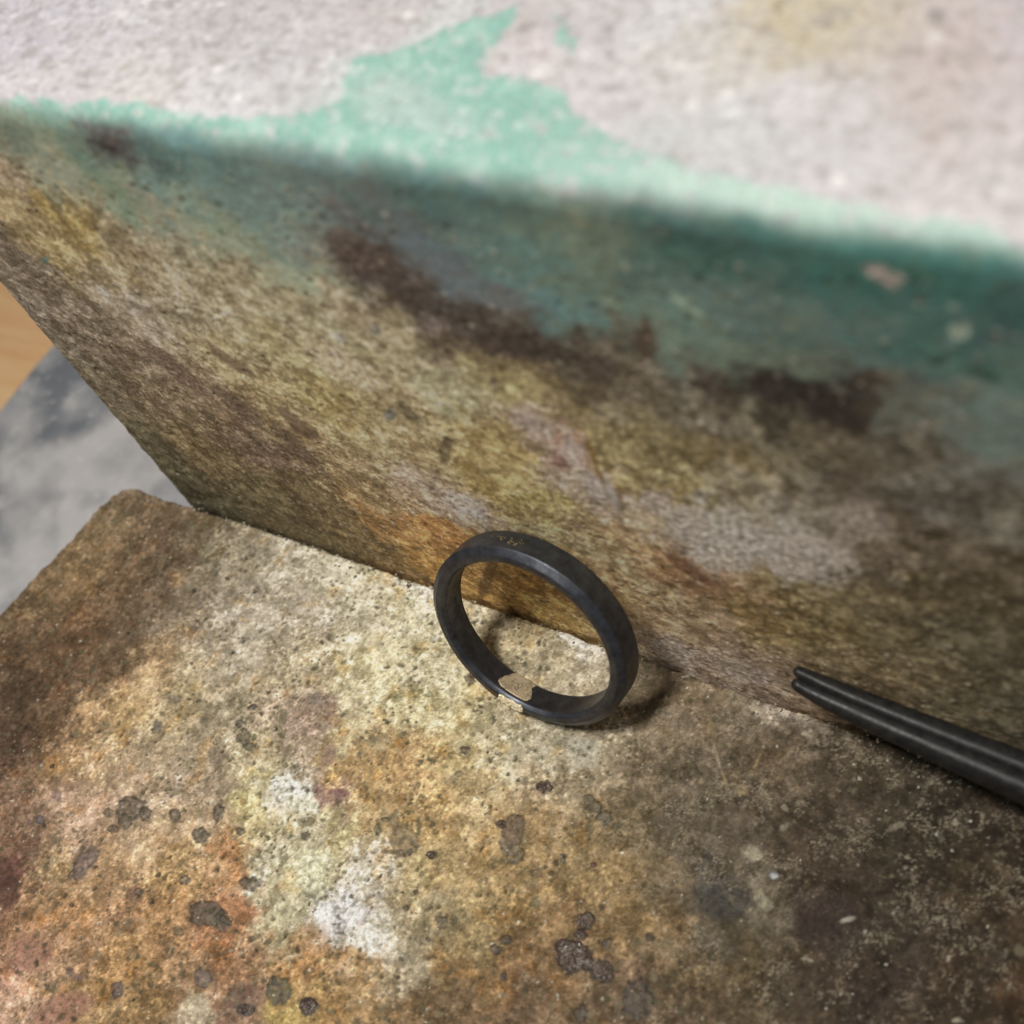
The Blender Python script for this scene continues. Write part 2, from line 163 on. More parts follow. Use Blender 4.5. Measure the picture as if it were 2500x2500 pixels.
def noise(x, y, seed=0):
    """gradient noise, about -0.7..0.7"""
    ix = np.floor(x).astype(np.int64); iy = np.floor(y).astype(np.int64)
    fx = x - ix; fy = y - iy
    u = fx * fx * fx * (fx * (fx * 6 - 15) + 10); v = fy * fy * fy * (fy * (fy * 6 - 15) + 10)
    a = (ix + seed * 37) & 255; a1 = (a + 1) & 255
    b = (iy + seed * 91) & 255; b1 = (b + 1) & 255
    n00 = _GX[a, b] * fx + _GY[a, b] * fy
    n10 = _GX[a1, b] * (fx - 1) + _GY[a1, b] * fy
    n01 = _GX[a, b1] * fx + _GY[a, b1] * (fy - 1)
    n11 = _GX[a1, b1] * (fx - 1) + _GY[a1, b1] * (fy - 1)
    return (n00 * (1 - u) + n10 * u) * (1 - v) + (n01 * (1 - u) + n11 * u) * v

def fbm(x, y, seed=0, octaves=4, gain=0.5):
    s = 0.0; a = 1.0; f = 1.0
    for k in range(octaves):
        s = s + a * noise(x * f + 13.7 * k, y * f - 7.1 * k, seed + k)
        a *= gain; f *= 2.03
    return s

def sstep(e0, e1, x):
    t = np.clip((x - e0) / (e1 - e0), 0, 1)
    return t * t * (3 - 2 * t)

def lin(c):
    c = np.asarray(c, float) / 255.0
    return np.where(c <= 0.04045, c / 12.92, ((c + 0.055) / 1.055) ** 2.4)

def mix(a, b, m):
    return a + (b - a) * m[..., None]

def colour_field(ctrl, x, y, gain, xr, yr, warp, seed):
    """patchy blend of the stain colours listed for a surface, painted shade included"""
    c = np.array(ctrl, float)
    alb = lin(c[:, 2:5]) / gain
    alb = alb * np.minimum(1.0, 0.86 / alb.max(1))[:, None]
    nx = int((xr[1] - xr[0]) / 0.8) + 2; ny = int((yr[1] - yr[0]) / 0.8) + 2
    gx = np.linspace(xr[0], xr[1], nx); gy = np.linspace(yr[0], yr[1], ny)
    X, Y = np.meshgrid(gx, gy, indexing='ij')
    d2 = (X[..., None] - c[:, 0]) ** 2 + (Y[..., None] - c[:, 1]) ** 2
    w = 1.0 / (d2 + 2.2) ** 2.0
    F = (w @ alb) / w.sum(-1)[..., None]
    wx = x + warp * fbm(x / 4.2, y / 4.2, seed, 6, 0.74)
    wy = y + warp * fbm(x / 4.2 + 50, y / 4.2 + 9, seed + 7, 6, 0.74)
    u = np.clip((wx - xr[0]) / (xr[1] - xr[0]) * (nx - 1), 0, nx - 1.001)
    v = np.clip((wy - yr[0]) / (yr[1] - yr[0]) * (ny - 1), 0, ny - 1.001)
    iu = u.astype(int); iv = v.astype(int); fu = (u - iu)[..., None]; fv = (v - iv)[..., None]
    return (F[iu, iv] * (1 - fu) * (1 - fv) + F[iu + 1, iv] * fu * (1 - fv)
            + F[iu, iv + 1] * (1 - fu) * fv + F[iu + 1, iv + 1] * fu * fv)

def window(xs, ys, cx, cy, r):
    i0, i1 = np.searchsorted(xs, [cx - r, cx + r]); j0, j1 = np.searchsorted(ys, [cy - r, cy + r])
    return slice(i0, i1), slice(j0, j1)

def sd_poly(x, y, pts):
    """signed distance to a closed outline, negative inside"""
    P = np.array(pts, float); n = len(P)
    d = np.full(x.shape, 1e9); inside = np.zeros(x.shape, bool)
    for i in range(n):
        a = P[i]; b = P[(i + 1) % n]; e = b - a
        t = np.clip(((x - a[0]) * e[0] + (y - a[1]) * e[1]) / (e @ e + 1e-12), 0, 1)
        d = np.minimum(d, np.hypot(x - a[0] - t * e[0], y - a[1] - t * e[1]))
        if a[1] != b[1]:
            hit = ((a[1] > y) != (b[1] > y)) & (x < (b[0] - a[0]) * (y - a[1]) / (b[1] - a[1]) + a[0])
            inside ^= hit
    return np.where(inside, -d, d)

def new_obj(name, me, parent=None, material=None):
    o = bpy.data.objects.new(name, me)
    COL.objects.link(o)
    if parent is not None:
        o.parent = parent
    if material is not None:
        me.materials.append(material)
    return o

def tag(o, label=None, cat=None, kind=None):
    if label: o['label'] = label
    if cat: o['category'] = cat
    if kind: o['kind'] = kind
    return o

def thing(name, label, cat, loc=(0, 0, 0)):
    e = bpy.data.objects.new(name, None)
    e.empty_display_size = 0.3
    e.location = loc
    COL.objects.link(e)
    return tag(e, label, cat)

def grid_mesh(name, P, colour=None, gloss=None, wrap=False, caps=()):
    """P: (n, m, 3) in mm -> mesh in scene units; wrap joins the last column to the first"""
    n, m = P.shape[:2]
    idx = np.arange(n * m).reshape(n, m)
    if wrap:
        idx = np.concatenate([idx, idx[:, :1]], 1)
    q = np.stack([idx[:-1, :-1], idx[1:, :-1], idx[1:, 1:], idx[:-1, 1:]], -1).reshape(-1, 4)
    loops = [q.ravel()]; starts = [np.arange(len(q)) * 4]; totals = [np.full(len(q), 4)]
    base = len(q) * 4
    for c in caps:
        loops.append(np.asarray(c)); starts.append(np.array([base])); totals.append(np.array([len(c)])); base += len(c)
    loops = np.concatenate(loops); starts = np.concatenate(starts); totals = np.concatenate(totals)
    me = bpy.data.meshes.new(name)
    me.vertices.add(n * m); me.loops.add(len(loops)); me.polygons.add(len(starts))
    me.vertices.foreach_set('co', (P.reshape(-1, 3) * 0.1).astype(np.float32).ravel())
    me.loops.foreach_set('vertex_index', loops.astype(np.int32))
    me.polygons.foreach_set('loop_start', starts.astype(np.int32))
    me.polygons.foreach_set('loop_total', totals.astype(np.int32))
    me.polygons.foreach_set('use_smooth', np.concatenate([np.ones(len(q), bool), np.zeros(len(caps), bool)]))
    me.update(calc_edges=True)
    me.validate()
    if colour is not None:
        a = me.attributes.new('stain_shade', 'FLOAT_COLOR', 'POINT')
        rgba = np.ones((n * m, 4), np.float32); rgba[:, :3] = colour.reshape(-1, 3)
        a.data.foreach_set('color', rgba.ravel())
    if gloss is not None:
        a = me.attributes.new('gloss', 'FLOAT', 'POINT')
        a.data.foreach_set('value', gloss.reshape(-1).astype(np.float32))
    return me

class Nodes:
    def __init__(self, name):
        self.m = bpy.data.materials.new(name)
        self.m.use_nodes = True
        self.t = self.m.node_tree
        self.b = self.t.nodes['Principled BSDF']
    def n(self, kind, **kw):
        nd = self.t.nodes.new(kind)
        for k, v in kw.items():
            if k in nd.inputs.keys():
                s = nd.inputs[k]
                if hasattr(v, 'is_output'): self.t.links.new(v, s)
                else: s.default_value = v
            else:
                setattr(nd, k, v)
        return nd
    def link(self, a, b):
        self.t.links.new(a, b)
    def noise(self, scale, detail=3.0, rough=0.6, vec=None):
        nd = self.n('ShaderNodeTexNoise', Scale=scale, Detail=detail, Roughness=rough)
        self.link(vec if vec is not None else self.n('ShaderNodeTexCoord').outputs['Object'], nd.inputs['Vector'])
        return nd.outputs['Fac']
    def remap(self, v, a, b, c, d):
        nd = self.n('ShaderNodeMapRange')
        self.link(v, nd.inputs[0])
        for i, k in enumerate((a, b, c, d)): nd.inputs[1 + i].default_value = k
        return nd.outputs[0]
    def mixc(self, fac, a, b, mode='MIX'):
        nd = self.n('ShaderNodeMix', data_type='RGBA', blend_type=mode)
        for s, v in ((nd.inputs[0], fac), (nd.inputs[6], a), (nd.inputs[7], b)):
            if hasattr(v, 'is_output'): self.link(v, s)
            else: s.default_value = v
        return nd.outputs[2]
    def bump(self, h, strength, dist, normal=None):
        nd = self.n('ShaderNodeBump')
        nd.inputs['Strength'].default_value = strength
        nd.inputs['Distance'].default_value = dist
        self.link(h, nd.inputs['Height'])
        if normal is not None: self.link(normal, nd.inputs['Normal'])
        return nd.outputs['Normal']

def brick_material(name, fine, contrast, bump):
    """stained refractory surface: stain colours per point, painted shade among them, then grain, fibres and tiny crystals by noise"""
    N = Nodes(name)
    st = N.n('ShaderNodeAttribute', attribute_name='stain_shade').outputs['Color']
    gl = N.n('ShaderNodeAttribute', attribute_name='gloss').outputs['Fac']
    g1 = N.remap(N.noise(fine, 4, 0.7), 0.3, 0.7, 1 - contrast, 1 + contrast)
    g2 = N.remap(N.noise(fine * 2.7, 2, 0.6), 0.3, 0.7, 1 - contrast * 0.7, 1 + contrast * 0.7)
    mul = N.n('ShaderNodeMath', operation='MULTIPLY'); N.link(g1, mul.inputs[0]); N.link(g2, mul.inputs[1])
    hsv = N.n('ShaderNodeHueSaturation'); N.link(st, hsv.inputs['Color']); N.link(mul.outputs[0], hsv.inputs['Value'])
    N.link(hsv.outputs['Color'], N.b.inputs['Base Color'])
    N.link(N.remap(gl, 0, 1, 0.82, 0.22), N.b.inputs['Roughness'])
    N.link(N.remap(gl, 0, 1, 0.25, 0.55), N.b.inputs['Specular IOR Level'])
    h = N.noise(fine * 1.3, 5, 0.75)
    N.link(N.bump(h, bump, 0.012), N.b.inputs['Normal'])
    return N.m

def splat_spots(spots, xs, ys, X, Y, col, hgt, gls, gain, seed):
    """the larger stains and glassy flux spots, and a painted ring shadow, one by one"""
    for k, (cx, cy, ax, ay, bx, by, r, g, b, kind) in enumerate(spots):
        R = max(math.hypot(ax, ay), math.hypot(bx, by))
        sx, sy = window(xs, ys, cx, cy, R * 2.1)
        x = X[sx, sy]; y = Y[sx, sy]
        if x.size == 0: continue
        det = ax * by - bx * ay
        u = ((x - cx) * by - (y - cy) * bx) / det
        v = (-(x - cx) * ay + (y - cy) * ax) / det
        w = min(1.0, R / 1.2)
        d = np.hypot(u, v) + 0.30 * w * noise(x / R * 1.4 + k, y / R * 1.4, seed) + 0.34 * fbm(x / 0.6, y / 0.6 + k, seed + 1, 3, 0.65) * min(1, 0.7 / R + 0.35)
        soft = {0: 0.34, 1: 0.17, 2: 0.12, 3: 0.75}[kind]
        m = 1 - sstep(1 - soft, 1 + soft * 0.6, d)
        base = np.clip(lin((r, g, b)) / gain * {0: 0.78, 1: 0.60, 2: 0.8, 3: 1.0}[kind], 0, 0.9)
        var = np.clip(1 + 0.75 * fbm(x / 0.6, y / 0.6 + 3 * k, seed + 2, 4, 0.7), 0.3, 2)
        if kind == 3:
            fl = np.clip(np.exp(1.1 * fbm(x / 0.5, y / 0.5, seed + 12, 3, 0.65)), 0.45, 2.0)
            ed = sstep(-0.35, 0.25, fbm(x / 1.5, y / 1.5 + k, seed + 14, 4, 0.7) + (m - 0.45) * 1.3)
            col[sx, sy] = mix(col[sx, sy], base * fl[..., None], ed * np.minimum(1, m * 1.6) * 0.85)
        elif kind == 0:
            col[sx, sy] = mix(col[sx, sy], base * var[..., None], m * 0.78)
        else:
            rim = np.exp(-((d - 0.86) / 0.13) ** 2)
            c = base * (var * (1 - 0.5 * rim))[..., None]
            col[sx, sy] = mix(col[sx, sy], c, m * np.clip(0.84 + 0.5 * fbm(x / 0.45, y / 0.45 + k, seed + 9, 3), 0.5, 0.97))
            dome = np.sqrt(np.clip(1 - d * d, 0, 1))
            if kind == 2:
                lump = 0 * d; gls[sx, sy] = np.maximum(gls[sx, sy], m * 0.3); continue
                lump = dome * (0.30 + 0.5 * np.abs(noise(x / 0.8, y / 0.8 + k, seed + 4)))
                hgt[sx, sy] = hgt[sx, sy] * (1 - 0.6 * m) + lump * min(1.0, R)
                gls[sx, sy] = np.maximum(gls[sx, sy], m * 0.8)
            else:
                hgt[sx, sy] = hgt[sx, sy] * (1 - 0.75 * m) + 0.13 * dome * m * (1 + 0.8 * noise(x / 0.6, y / 0.6 + k, seed + 17)) - 0.05 * np.exp(-((d - 1.05) / 0.1) ** 2)
                gls[sx, sy] = np.maximum(gls[sx, sy], m * 0.6)

def splat_dots(n, xr, yr, xs, ys, X, Y, col, hgt, seed, rlo, rhi, rgb, keep, depth, alpha, irr=0.5):
    """open pores (or pale grains, painted glints), many and small"""
    rng = np.random.default_rng(seed)
    cx = rng.uniform(*xr, n); cy = rng.uniform(*yr, n)
    rad = rlo * (rhi / rlo) ** (rng.random(n) ** 2.2)
    kp = rng.random(n) < keep(cx, cy)
    al = alpha * rng.uniform(0.45, 1.0, n); an = rng.uniform(0, 3.14, n); el = rng.uniform(0.6, 1.0, n)
    tint = rng.uniform(0.75, 1.3, n)
    for i in np.nonzero(kp)[0]:
        r = rad[i]
        sx, sy = window(xs, ys, cx[i], cy[i], r * 1.8)
        x = X[sx, sy] - cx[i]; y = Y[sx, sy] - cy[i]
        if x.size == 0: continue
        c, s = math.cos(an[i]), math.sin(an[i])
        d = np.hypot((x * c + y * s), (-x * s + y * c) / el[i]) / r
        d = d + irr * noise(X[sx, sy] / (r * 1.1), Y[sx, sy] / (r * 1.1), seed & 63)
        m = 1 - sstep(0.6, 1.15, d)
        col[sx, sy] = mix(col[sx, sy], np.asarray(rgb) * tint[i], m * al[i])
        hgt[sx, sy] += depth * m * min(1.0, r / 0.25)

# ------------------------------------------------------------------ materials
M_block = brick_material('scorched_block', 34.0, 0.20, 0.5)
M_brick = brick_material('painted_brick', 30.0, 0.20, 0.14)

N = Nodes('blackened_silver')
nz = N.noise(9.0, 5, 0.65)
N.link(N.mixc(N.remap(nz, 0.35, 0.7, 0, 1), (0.055, 0.058, 0.068, 1), (0.115, 0.122, 0.142, 1)), N.b.inputs['Base Color'])
N.b.inputs['Metallic'].default_value = 0.8
gp = N.n('ShaderNodeNewGeometry').outputs['Pointiness']
wear = N.n('ShaderNodeMath', operation='MULTIPLY'); N.link(N.remap(gp, 0.53, 0.62, 0, 1), wear.inputs[0]); N.link(N.remap(N.noise(22.0, 4, 0.7), 0.4, 0.62, 0, 1), wear.inputs[1])
old = N.b.inputs['Base Color'].links[0].from_socket
N.link(N.mixc(wear.outputs[0], old, (0.30, 0.29, 0.28, 1)), N.b.inputs['Base Color'])
N.link(N.remap(N.noise(30.0, 4, 0.7), 0.3, 0.7, 0.33, 0.50), N.b.inputs['Roughness'])
N.link(N.bump(N.noise(60.0, 4, 0.7), 0.12, 0.004), N.b.inputs['Normal'])
M_ring = N.m

N = Nodes('pale_solder')
tc = N.n('ShaderNodeTexCoord').outputs['Object']
nz = N.noise(7.0, 5, 0.7)
crack = N.n('ShaderNodeTexVoronoi', feature='DISTANCE_TO_EDGE', Scale=3.2)
N.link(N.n('ShaderNodeVectorMath', operation='ADD').outputs[0], crack.inputs['Vector'])
va = crack.inputs['Vector'].links[0].from_node
N.link(tc, va.inputs[0])
wob = N.n('ShaderNodeTexNoise', Scale=8.0, Detail=4.0); N.link(tc, wob.inputs['Vector'])
N.link(wob.outputs['Color'], va.inputs[1])
ck = N.remap(crack.outputs['Distance'], 0.0, 0.035, 1, 0)
c = N.mixc(N.remap(nz, 0.35, 0.68, 0, 1), (0.58, 0.47, 0.31, 1), (0.44, 0.34, 0.21, 1))
c = N.mixc(ck, c, (0.07, 0.05, 0.03, 1))
N.link(c, N.b.inputs['Base Color'])
N.b.inputs['Metallic'].default_value = 0.25
N.b.inputs['Roughness'].default_value = 0.5
N.link(N.bump(nz, 0.2, 0.01), N.b.inputs['Normal'])
M_solder = N.m

N = Nodes('solder_glint')
nz = N.noise(16.0, 4, 0.7)
N.link(N.mixc(N.remap(nz, 0.54, 0.66, 0, 1), (0.98, 0.86, 0.60, 1), (0.10, 0.065, 0.04, 1)), N.b.inputs['Base Color'])  # pale cream base colour stands in for glints on the solder
N.link(N.remap(nz, 0.45, 0.62, 0.35, 0.3), N.b.inputs['Metallic'])
N.b.inputs['Roughness'].default_value = 0.34
M_bright = N.m

N = Nodes('copper_scale')
nz = N.noise(14.0, 4, 0.7)
N.link(N.mixc(N.remap(nz, 0.4, 0.6, 0, 1), (0.16, 0.085, 0.05, 1), (0.04, 0.03, 0.035, 1)), N.b.inputs['Base Color'])
N.b.inputs['Metallic'].default_value = 0.5
N.b.inputs['Roughness'].default_value = 0.45
M_copper = N.m

N = Nodes('gold_specks')
N.b.inputs['Base Color'].default_value = (0.62, 0.45, 0.20, 1)
N.b.inputs['Metallic'].default_value = 0.7
N.link(N.remap(N.noise(40.0, 2, 0.5), 0.3, 0.7, 0.3, 0.6), N.b.inputs['Roughness'])
M_gold = N.m

N = Nodes('stamped_mark')
N.link(N.mixc(N.noise(20.0), (0.006, 0.006, 0.006, 1), (0.014, 0.014, 0.015, 1)), N.b.inputs['Base Color'])
N.b.inputs['Roughness'].default_value = 0.3
M_mark = N.m

N = Nodes('black_steel')
nz = N.noise(12.0, 5, 0.65)
N.link(N.mixc(N.remap(nz, 0.35, 0.7, 0, 1), (0.010, 0.010, 0.011, 1), (0.032, 0.030, 0.029, 1)), N.b.inputs['Base Color'])
N.b.inputs['Metallic'].default_value = 0.2
N.link(N.remap(N.noise(25.0, 4, 0.7), 0.3, 0.7, 0.32, 0.56), N.b.inputs['Roughness'])
N.link(N.bump(N.noise(45.0, 4, 0.7), 0.2, 0.006), N.b.inputs['Normal'])
M_steel = N.m

N = Nodes('grey_mottled_stone')
a1 = N.noise(0.55, 3, 0.5); a2 = N.noise(1.2, 4, 0.55); a3 = N.noise(6.0, 3, 0.7)
c = N.mixc(N.remap(a1, 0.42, 0.58, 0, 1), (0.19, 0.20, 0.22, 1), (0.55, 0.53, 0.525, 1))
c = N.mixc(N.remap(a2, 0.48, 0.70, 0, 0.3), c, (0.10, 0.11, 0.12, 1))
c = N.mixc(N.remap(a2, 0.30, 0.42, 0.7, 0), c, (0.62, 0.58, 0.56, 1))
c = N.mixc(N.remap(a3, 0.60, 0.72, 0, 0.6), c, (0.70, 0.68, 0.64, 1))
N.link(c, N.b.inputs['Base Color'])
N.b.inputs['Roughness'].default_value = 0.6
N.link(N.bump(a3, 0.3, 0.03), N.b.inputs['Normal'])
M_slab = N.m

N = Nodes('oiled_wood')
tc = N.n('ShaderNodeTexCoord').outputs['Object']
mp = N.n('ShaderNodeMapping'); N.link(tc, mp.inputs['Vector']); mp.inputs['Scale'].default_value = (0.25, 2.2, 1)
mp.inputs['Rotation'].default_value = (0, 0, 0.9)
wv = N.n('ShaderNodeTexNoise', Scale=1.0, Detail=5.0, Roughness=0.6); N.link(mp.outputs[0], wv.inputs['Vector'])
N.link(N.mixc(N.remap(wv.outputs['Fac'], 0.3, 0.7, 0, 1), (0.74, 0.40, 0.18, 1), (0.88, 0.60, 0.32, 1)), N.b.inputs['Base Color'])
N.b.inputs['Roughness'].default_value = 0.5
M_wood = N.m

# ------------------------------------------------------------------ bench top and grey slab
def slab_box(name, x0, x1, y0, y1, z0, z1, r, mat, parent=None, yaw=0.0, rough=0.0, step=2.0):
    """a worn block with softly rounded arrises, in mm; its faces are a closed grid of rings"""
    rings = []
    def outline(inset, z, n=240):
        a0, a1, b0, b1 = x0 + inset, x1 - inset, y0 + inset, y1 - inset
        t = np.linspace(0, 4, n, endpoint=False); s = t % 1; k = t.astype(int)
        px = np.choose(k, [a0 + (a1 - a0) * s, np.full(n, a1), a1 - (a1 - a0) * s, np.full(n, a0)])
        py = np.choose(k, [np.full(n, b0), b0 + (b1 - b0) * s, np.full(n, b1), b1 - (b1 - b0) * s])
        j = rough * noise(px / 5, py / 5 + z, 3)
        cx, cy = (x0 + x1) / 2, (y0 + y1) / 2
        q = np.stack([px + j, py + j, np.full(n, z)], 1)
        if yaw:
            c, s_ = math.cos(yaw), math.sin(yaw)
            q[:, 0], q[:, 1] = cx + (q[:, 0] - cx) * c - (q[:, 1] - cy) * s_, cy + (q[:, 0] - cx) * s_ + (q[:, 1] - cy) * c
        return q
    rings.append(outline(r * 0.5, z0))
    rings.append(outline(0, z0 + r * 0.5))
    for a in np.linspace(0, math.pi / 2, 7):
        rings.append(outline(r * (1 - math.cos(a)), z1 - r + r * math.sin(a)))
    P = np.array(rings)[:, ::-1]
    n, m = P.shape[:2]
    me = grid_mesh(name, P, wrap=True, caps=(np.arange(m), (n - 1) * m + np.arange(m)[::-1]))
    return new_obj(name, me, parent, mat)

bench = slab_box('bench_top', -700, 600, -500, 600, -60, -36, 3, M_wood)
tag(bench, kind='structure')
slab = slab_box('grey_board', -69, 230, -160, 140, -35.9, -25.3, 1.0, M_slab, rough=0.4, yaw=-0.0)
tag(slab, 'grey mottled board lying on the wooden bench at the left, below the stained blocks', 'board')

# ------------------------------------------------------------------ the flat scorched block
G_BLOCK, G_FACE, G_TOP = 0.80, 0.40, 0.92
Z_BASE = -25.0

def build_block():
    st = 0.115
    xs = np.concatenate([np.arange(-16.5, -14.9, 0.4), np.arange(-14.9, 104, st), np.arange(104.2, 150.1, 1.2)])
    ys = np.concatenate([np.arange(-120, -74.2, 1.2), np.arange(-74, 0.0, st), np.arange(0.02, 1.2, 0.3)])
    X, Y = np.meshgrid(xs, ys, indexing='ij')
    col = colour_field(BLOCK_COLOURS, X, Y, G_BLOCK, (-18, 152), (-122, 2), 2.5, 11)
    lum = col.mean(-1)
    dark = sstep(66, 84, X + 0.55 * (Y + 20) + 9 * fbm(X / 9, Y / 9, 30, 3))         # the burnt end of the block, scorch and a soft shadow painted together
    hgt = 0.10 * fbm(X / 3.1, Y / 3.1, 40, 3) + 0.055 * fbm(X / 0.75, Y / 0.75, 44, 3, 0.6)
    gls = np.zeros_like(X)
    # mottling at three sizes: cream crust, ochre, grey
    n1 = fbm(X / 1.9, Y / 1.9, 50, 4, 0.6); n2 = fbm(X / 0.62, Y / 0.62, 55, 3, 0.65)
    n3 = fbm(X / 0.30, Y / 0.30, 60, 2)
    ga = 0.35 + 0.75 * sstep(-0.25, 0.3, fbm(X / 5.5, Y / 5.5, 33, 3))                    # grain comes and goes
    col = col * np.clip(0.98 * np.exp(0.34 * n1 + ga * (0.45 * n2 + 0.45 * n3)), 0.3, 2.0)[..., None]
    # thin skins of residue with ragged edges, one over the other
    for sc, sd, lo, hi in ((4.2, 301, (0.80, 0.78, 0.72), (1.10, 1.09, 1.06)), (2.1, 307, (0.80, 0.79, 0.74), (1.09, 1.08, 1.06)), (1.15, 313, (0.86, 0.85, 0.82), (1.05, 1.05, 1.04))):
        q = fbm(X / sc, Y / sc, sd, 5, 0.66)
        e = sstep(-0.035, 0.05, q)
        col = col * (np.array(lo) + (np.array(hi) - np.array(lo)) * e[..., None])
        hgt = hgt + 0.022 * e
    cell = np.abs(fbm(X / 0.85, Y / 0.85, 62, 3, 0.6)) ; web = sstep(0.10, 0.015, cell) * (1 - dark)   # pale crust left between the pores
    col = mix(col, np.clip(col * 1.25 + 0.07 * lum[..., None] / 0.4, 0, 0.88), web * 0.55)
    poro = sstep(0.24, 0.42, fbm(X / 0.48 + 3, Y / 0.48, 64, 2) + 0.15 * n1) * (1 - 0.6 * dark)
    col = mix(col, col * np.array([0.52, 0.52, 0.46]), poro * 0.7)
    hgt -= 0.05 * poro
    cream = sstep(0.22, 0.55, n2 * 0.8 + n3 * 0.5 + 0.3 * n1) * (1 - dark)
    col = mix(col, np.clip(col * 1.30 + np.array([0.10, 0.088, 0.055]) * lum[..., None] * 2.2, 0, 0.9), cream * 0.75)
    ochre = sstep(0.18, 0.6, fbm(X / 2.6 + 31, Y / 2.6, 66, 3)) * (1 - 0.6 * dark)
    col = mix(col, col * np.array([1.0, 0.80, 0.52]), ochre * 0.6)
    olive = sstep(0.20, 0.55, fbm(X / 1.1 + 5, Y / 1.1, 70, 3)) * (1 - 0.5 * dark)
    col = mix(col, col * np.array([0.62, 0.62, 0.55]), olive * 0.65)
    # burnt end: white grains left on a brown skin, in clumps
    cl = fbm(X / 3.6, Y / 3.6, 75, 3)
    sp = sstep(0.36, 0.62, fbm(X / 0.6, Y / 0.6, 78, 4, 0.8) + 0.5 * cl)
    col = mix(col, np.array([0.34, 0.285, 0.205]), sp * dark * 0.42)
    half = sstep(44, 60, X + 0.55 * (Y + 20) + 9 * fbm(X / 9, Y / 9, 31, 3))
    web = sstep(0.10, 0.01, np.abs(fbm(X / 1.7, Y / 1.7, 84, 5, 0.75))) * sstep(-0.1, 0.35, cl + 0.6 * noise(X / 1.1, Y / 1.1, 86))
    col = mix(col, np.array([0.42, 0.36, 0.26]), web * half * 0.6)
    skin = sstep(0.0, 0.4, fbm(X / 1.3, Y / 1.3, 81, 3)) * dark
    col = mix(col, col * 0.66, skin * 0.8)
    hgt += 0.05 * sp * dark
    # rough granular edge against the pale half
    splat_spots(BLOCK_SPOTS, xs, ys, X, Y, col, hgt, gls, G_BLOCK, 20)
    pale = lambda x, y: np.clip(0.30 + 1.3 * fbm(x / 6, y / 6, 90, 2) + 0.25 * np.exp(-((x - 36) / 18) ** 2), 0.05, 1) * (1 - 0.8 * sstep(66, 80, x + 0.55 * (y + 20)))
    xr, yr = (-13, 103), (-73, 0)
    splat_dots(19000, xr, yr, xs, ys, X, Y, col, hgt, 101, 0.13, 0.34, (0.10, 0.092, 0.055), pale, -0.10, 0.92, 0.9)
    splat_dots(3300, xr, yr, xs, ys, X, Y, col, hgt, 102, 0.25, 0.65, (0.20, 0.175, 0.11), pale, -0.07, 0.6, 0.9)
    splat_dots(1500, xr, yr, xs, ys, X, Y, col, hgt, 103, 0.16, 0.34, (0.045, 0.036, 0.026), pale, -0.12, 0.9)
    splat_dots(2600, xr, yr, xs, ys, X, Y, col, hgt, 104, 0.08, 0.16, (0.80, 0.75, 0.62), lambda x, y: 0.6 - 0.4 * sstep(58, 76, x + 0.55 * (y + 20)), 0.05, 0.75)  # tiny bright dots, sparkles painted as pale colour
    burnt = lambda x, y: 0.85 * sstep(58, 76, x + 0.55 * (y + 20))
    splat_dots(800, xr, yr, xs, ys, X, Y, col, hgt, 105, 0.10, 0.34, (0.40, 0.35, 0.26), burnt, 0.06, 0.7, 1.6)
    # outline: slanted left side, straight back, one rounded corner
    nl = np.array([-1.0, 0.165]); nl /= np.hypot(*nl)
    jit = 0.5 * fbm(X / 2.2, Y / 2.2, 95, 4, 0.6)
    d1 = (X + 11.4) * nl[0] + (Y + 1.0) * nl[1] + jit
    d2 = Y + 0.30 + jit * 0.5
    r = 3.0
    q1 = np.maximum(d1 + r, 0); q2 = np.maximum(d2 + r, 0); L = np.hypot(q1, q2)
    d = np.where((d1 > -r) & (d2 > -r), L - r, np.maximum(d1, d2))
    gx = np.where((d1 > -r) & (d2 > -r), q1 / np.maximum(L, 1e-6), (d1 >= d2) * 1.0)
    gy = np.where((d1 > -r) & (d2 > -r), q2 / np.maximum(L, 1e-6), (d1 < d2) * 1.0)
    nx = gx * nl[0]; ny = gx * nl[1] + gy
    out = np.maximum(d, 0)
    # a worn arris, wider on the free left side than against the brick
    ar = 0.38 + 1.5 * np.clip(gx, 0, 1)
    e = np.clip(1 + d / ar, 0, 1)
    Z = hgt - ar * (1 - np.sqrt(1 - np.minimum(e, 1) ** 2 * 0.96)) * (d > -ar)
    # the left strip slopes off a little, worn by years of heating
    Z -= 0.9 * sstep(9, -9, X - 0.16 * (Y + 20) + 1.5 * fbm(X / 5, Y / 5, 97, 2)) * sstep(-60, -10, -np.abs(Y) - 0)
    PX = X - nx * out; PY = Y - ny * out
    Z = np.where(d > 0, np.interp(out, [0, 0.3, 0.6, 2.0], [0, -6, -18, -25]) + Z * (out < 0.3) - ar * (out >= 0) * 0.6, Z)
    Z = np.maximum(Z, Z_BASE)
    Z[0, :] = Z_BASE; Z[-1, :] = Z_BASE; Z[:, 0] = Z_BASE; Z[:, -1] = Z_BASE
    P = np.stack([PX, PY, Z], -1)
    P[-1, :, 0] = P[-2, :, 0]; P[:, 0, 1] = P[:, 1, 1]
    n, m = X.shape
    per = np.concatenate([np.arange(m), np.arange(1, n) * m + m - 1, (n - 1) * m + np.arange(m - 2, -1, -1), np.arange(n - 2, 0, -1) * m])
    me = grid_mesh('soldering_block', P, np.clip(col, 0.008, 0.9), gls, caps=(per,))
    return new_obj('soldering_block', me, None, M_block)

block = build_block()
tag(block, 'flat tan soldering block with scorch marks and dark flux spots, carrying the black ring', 'block')

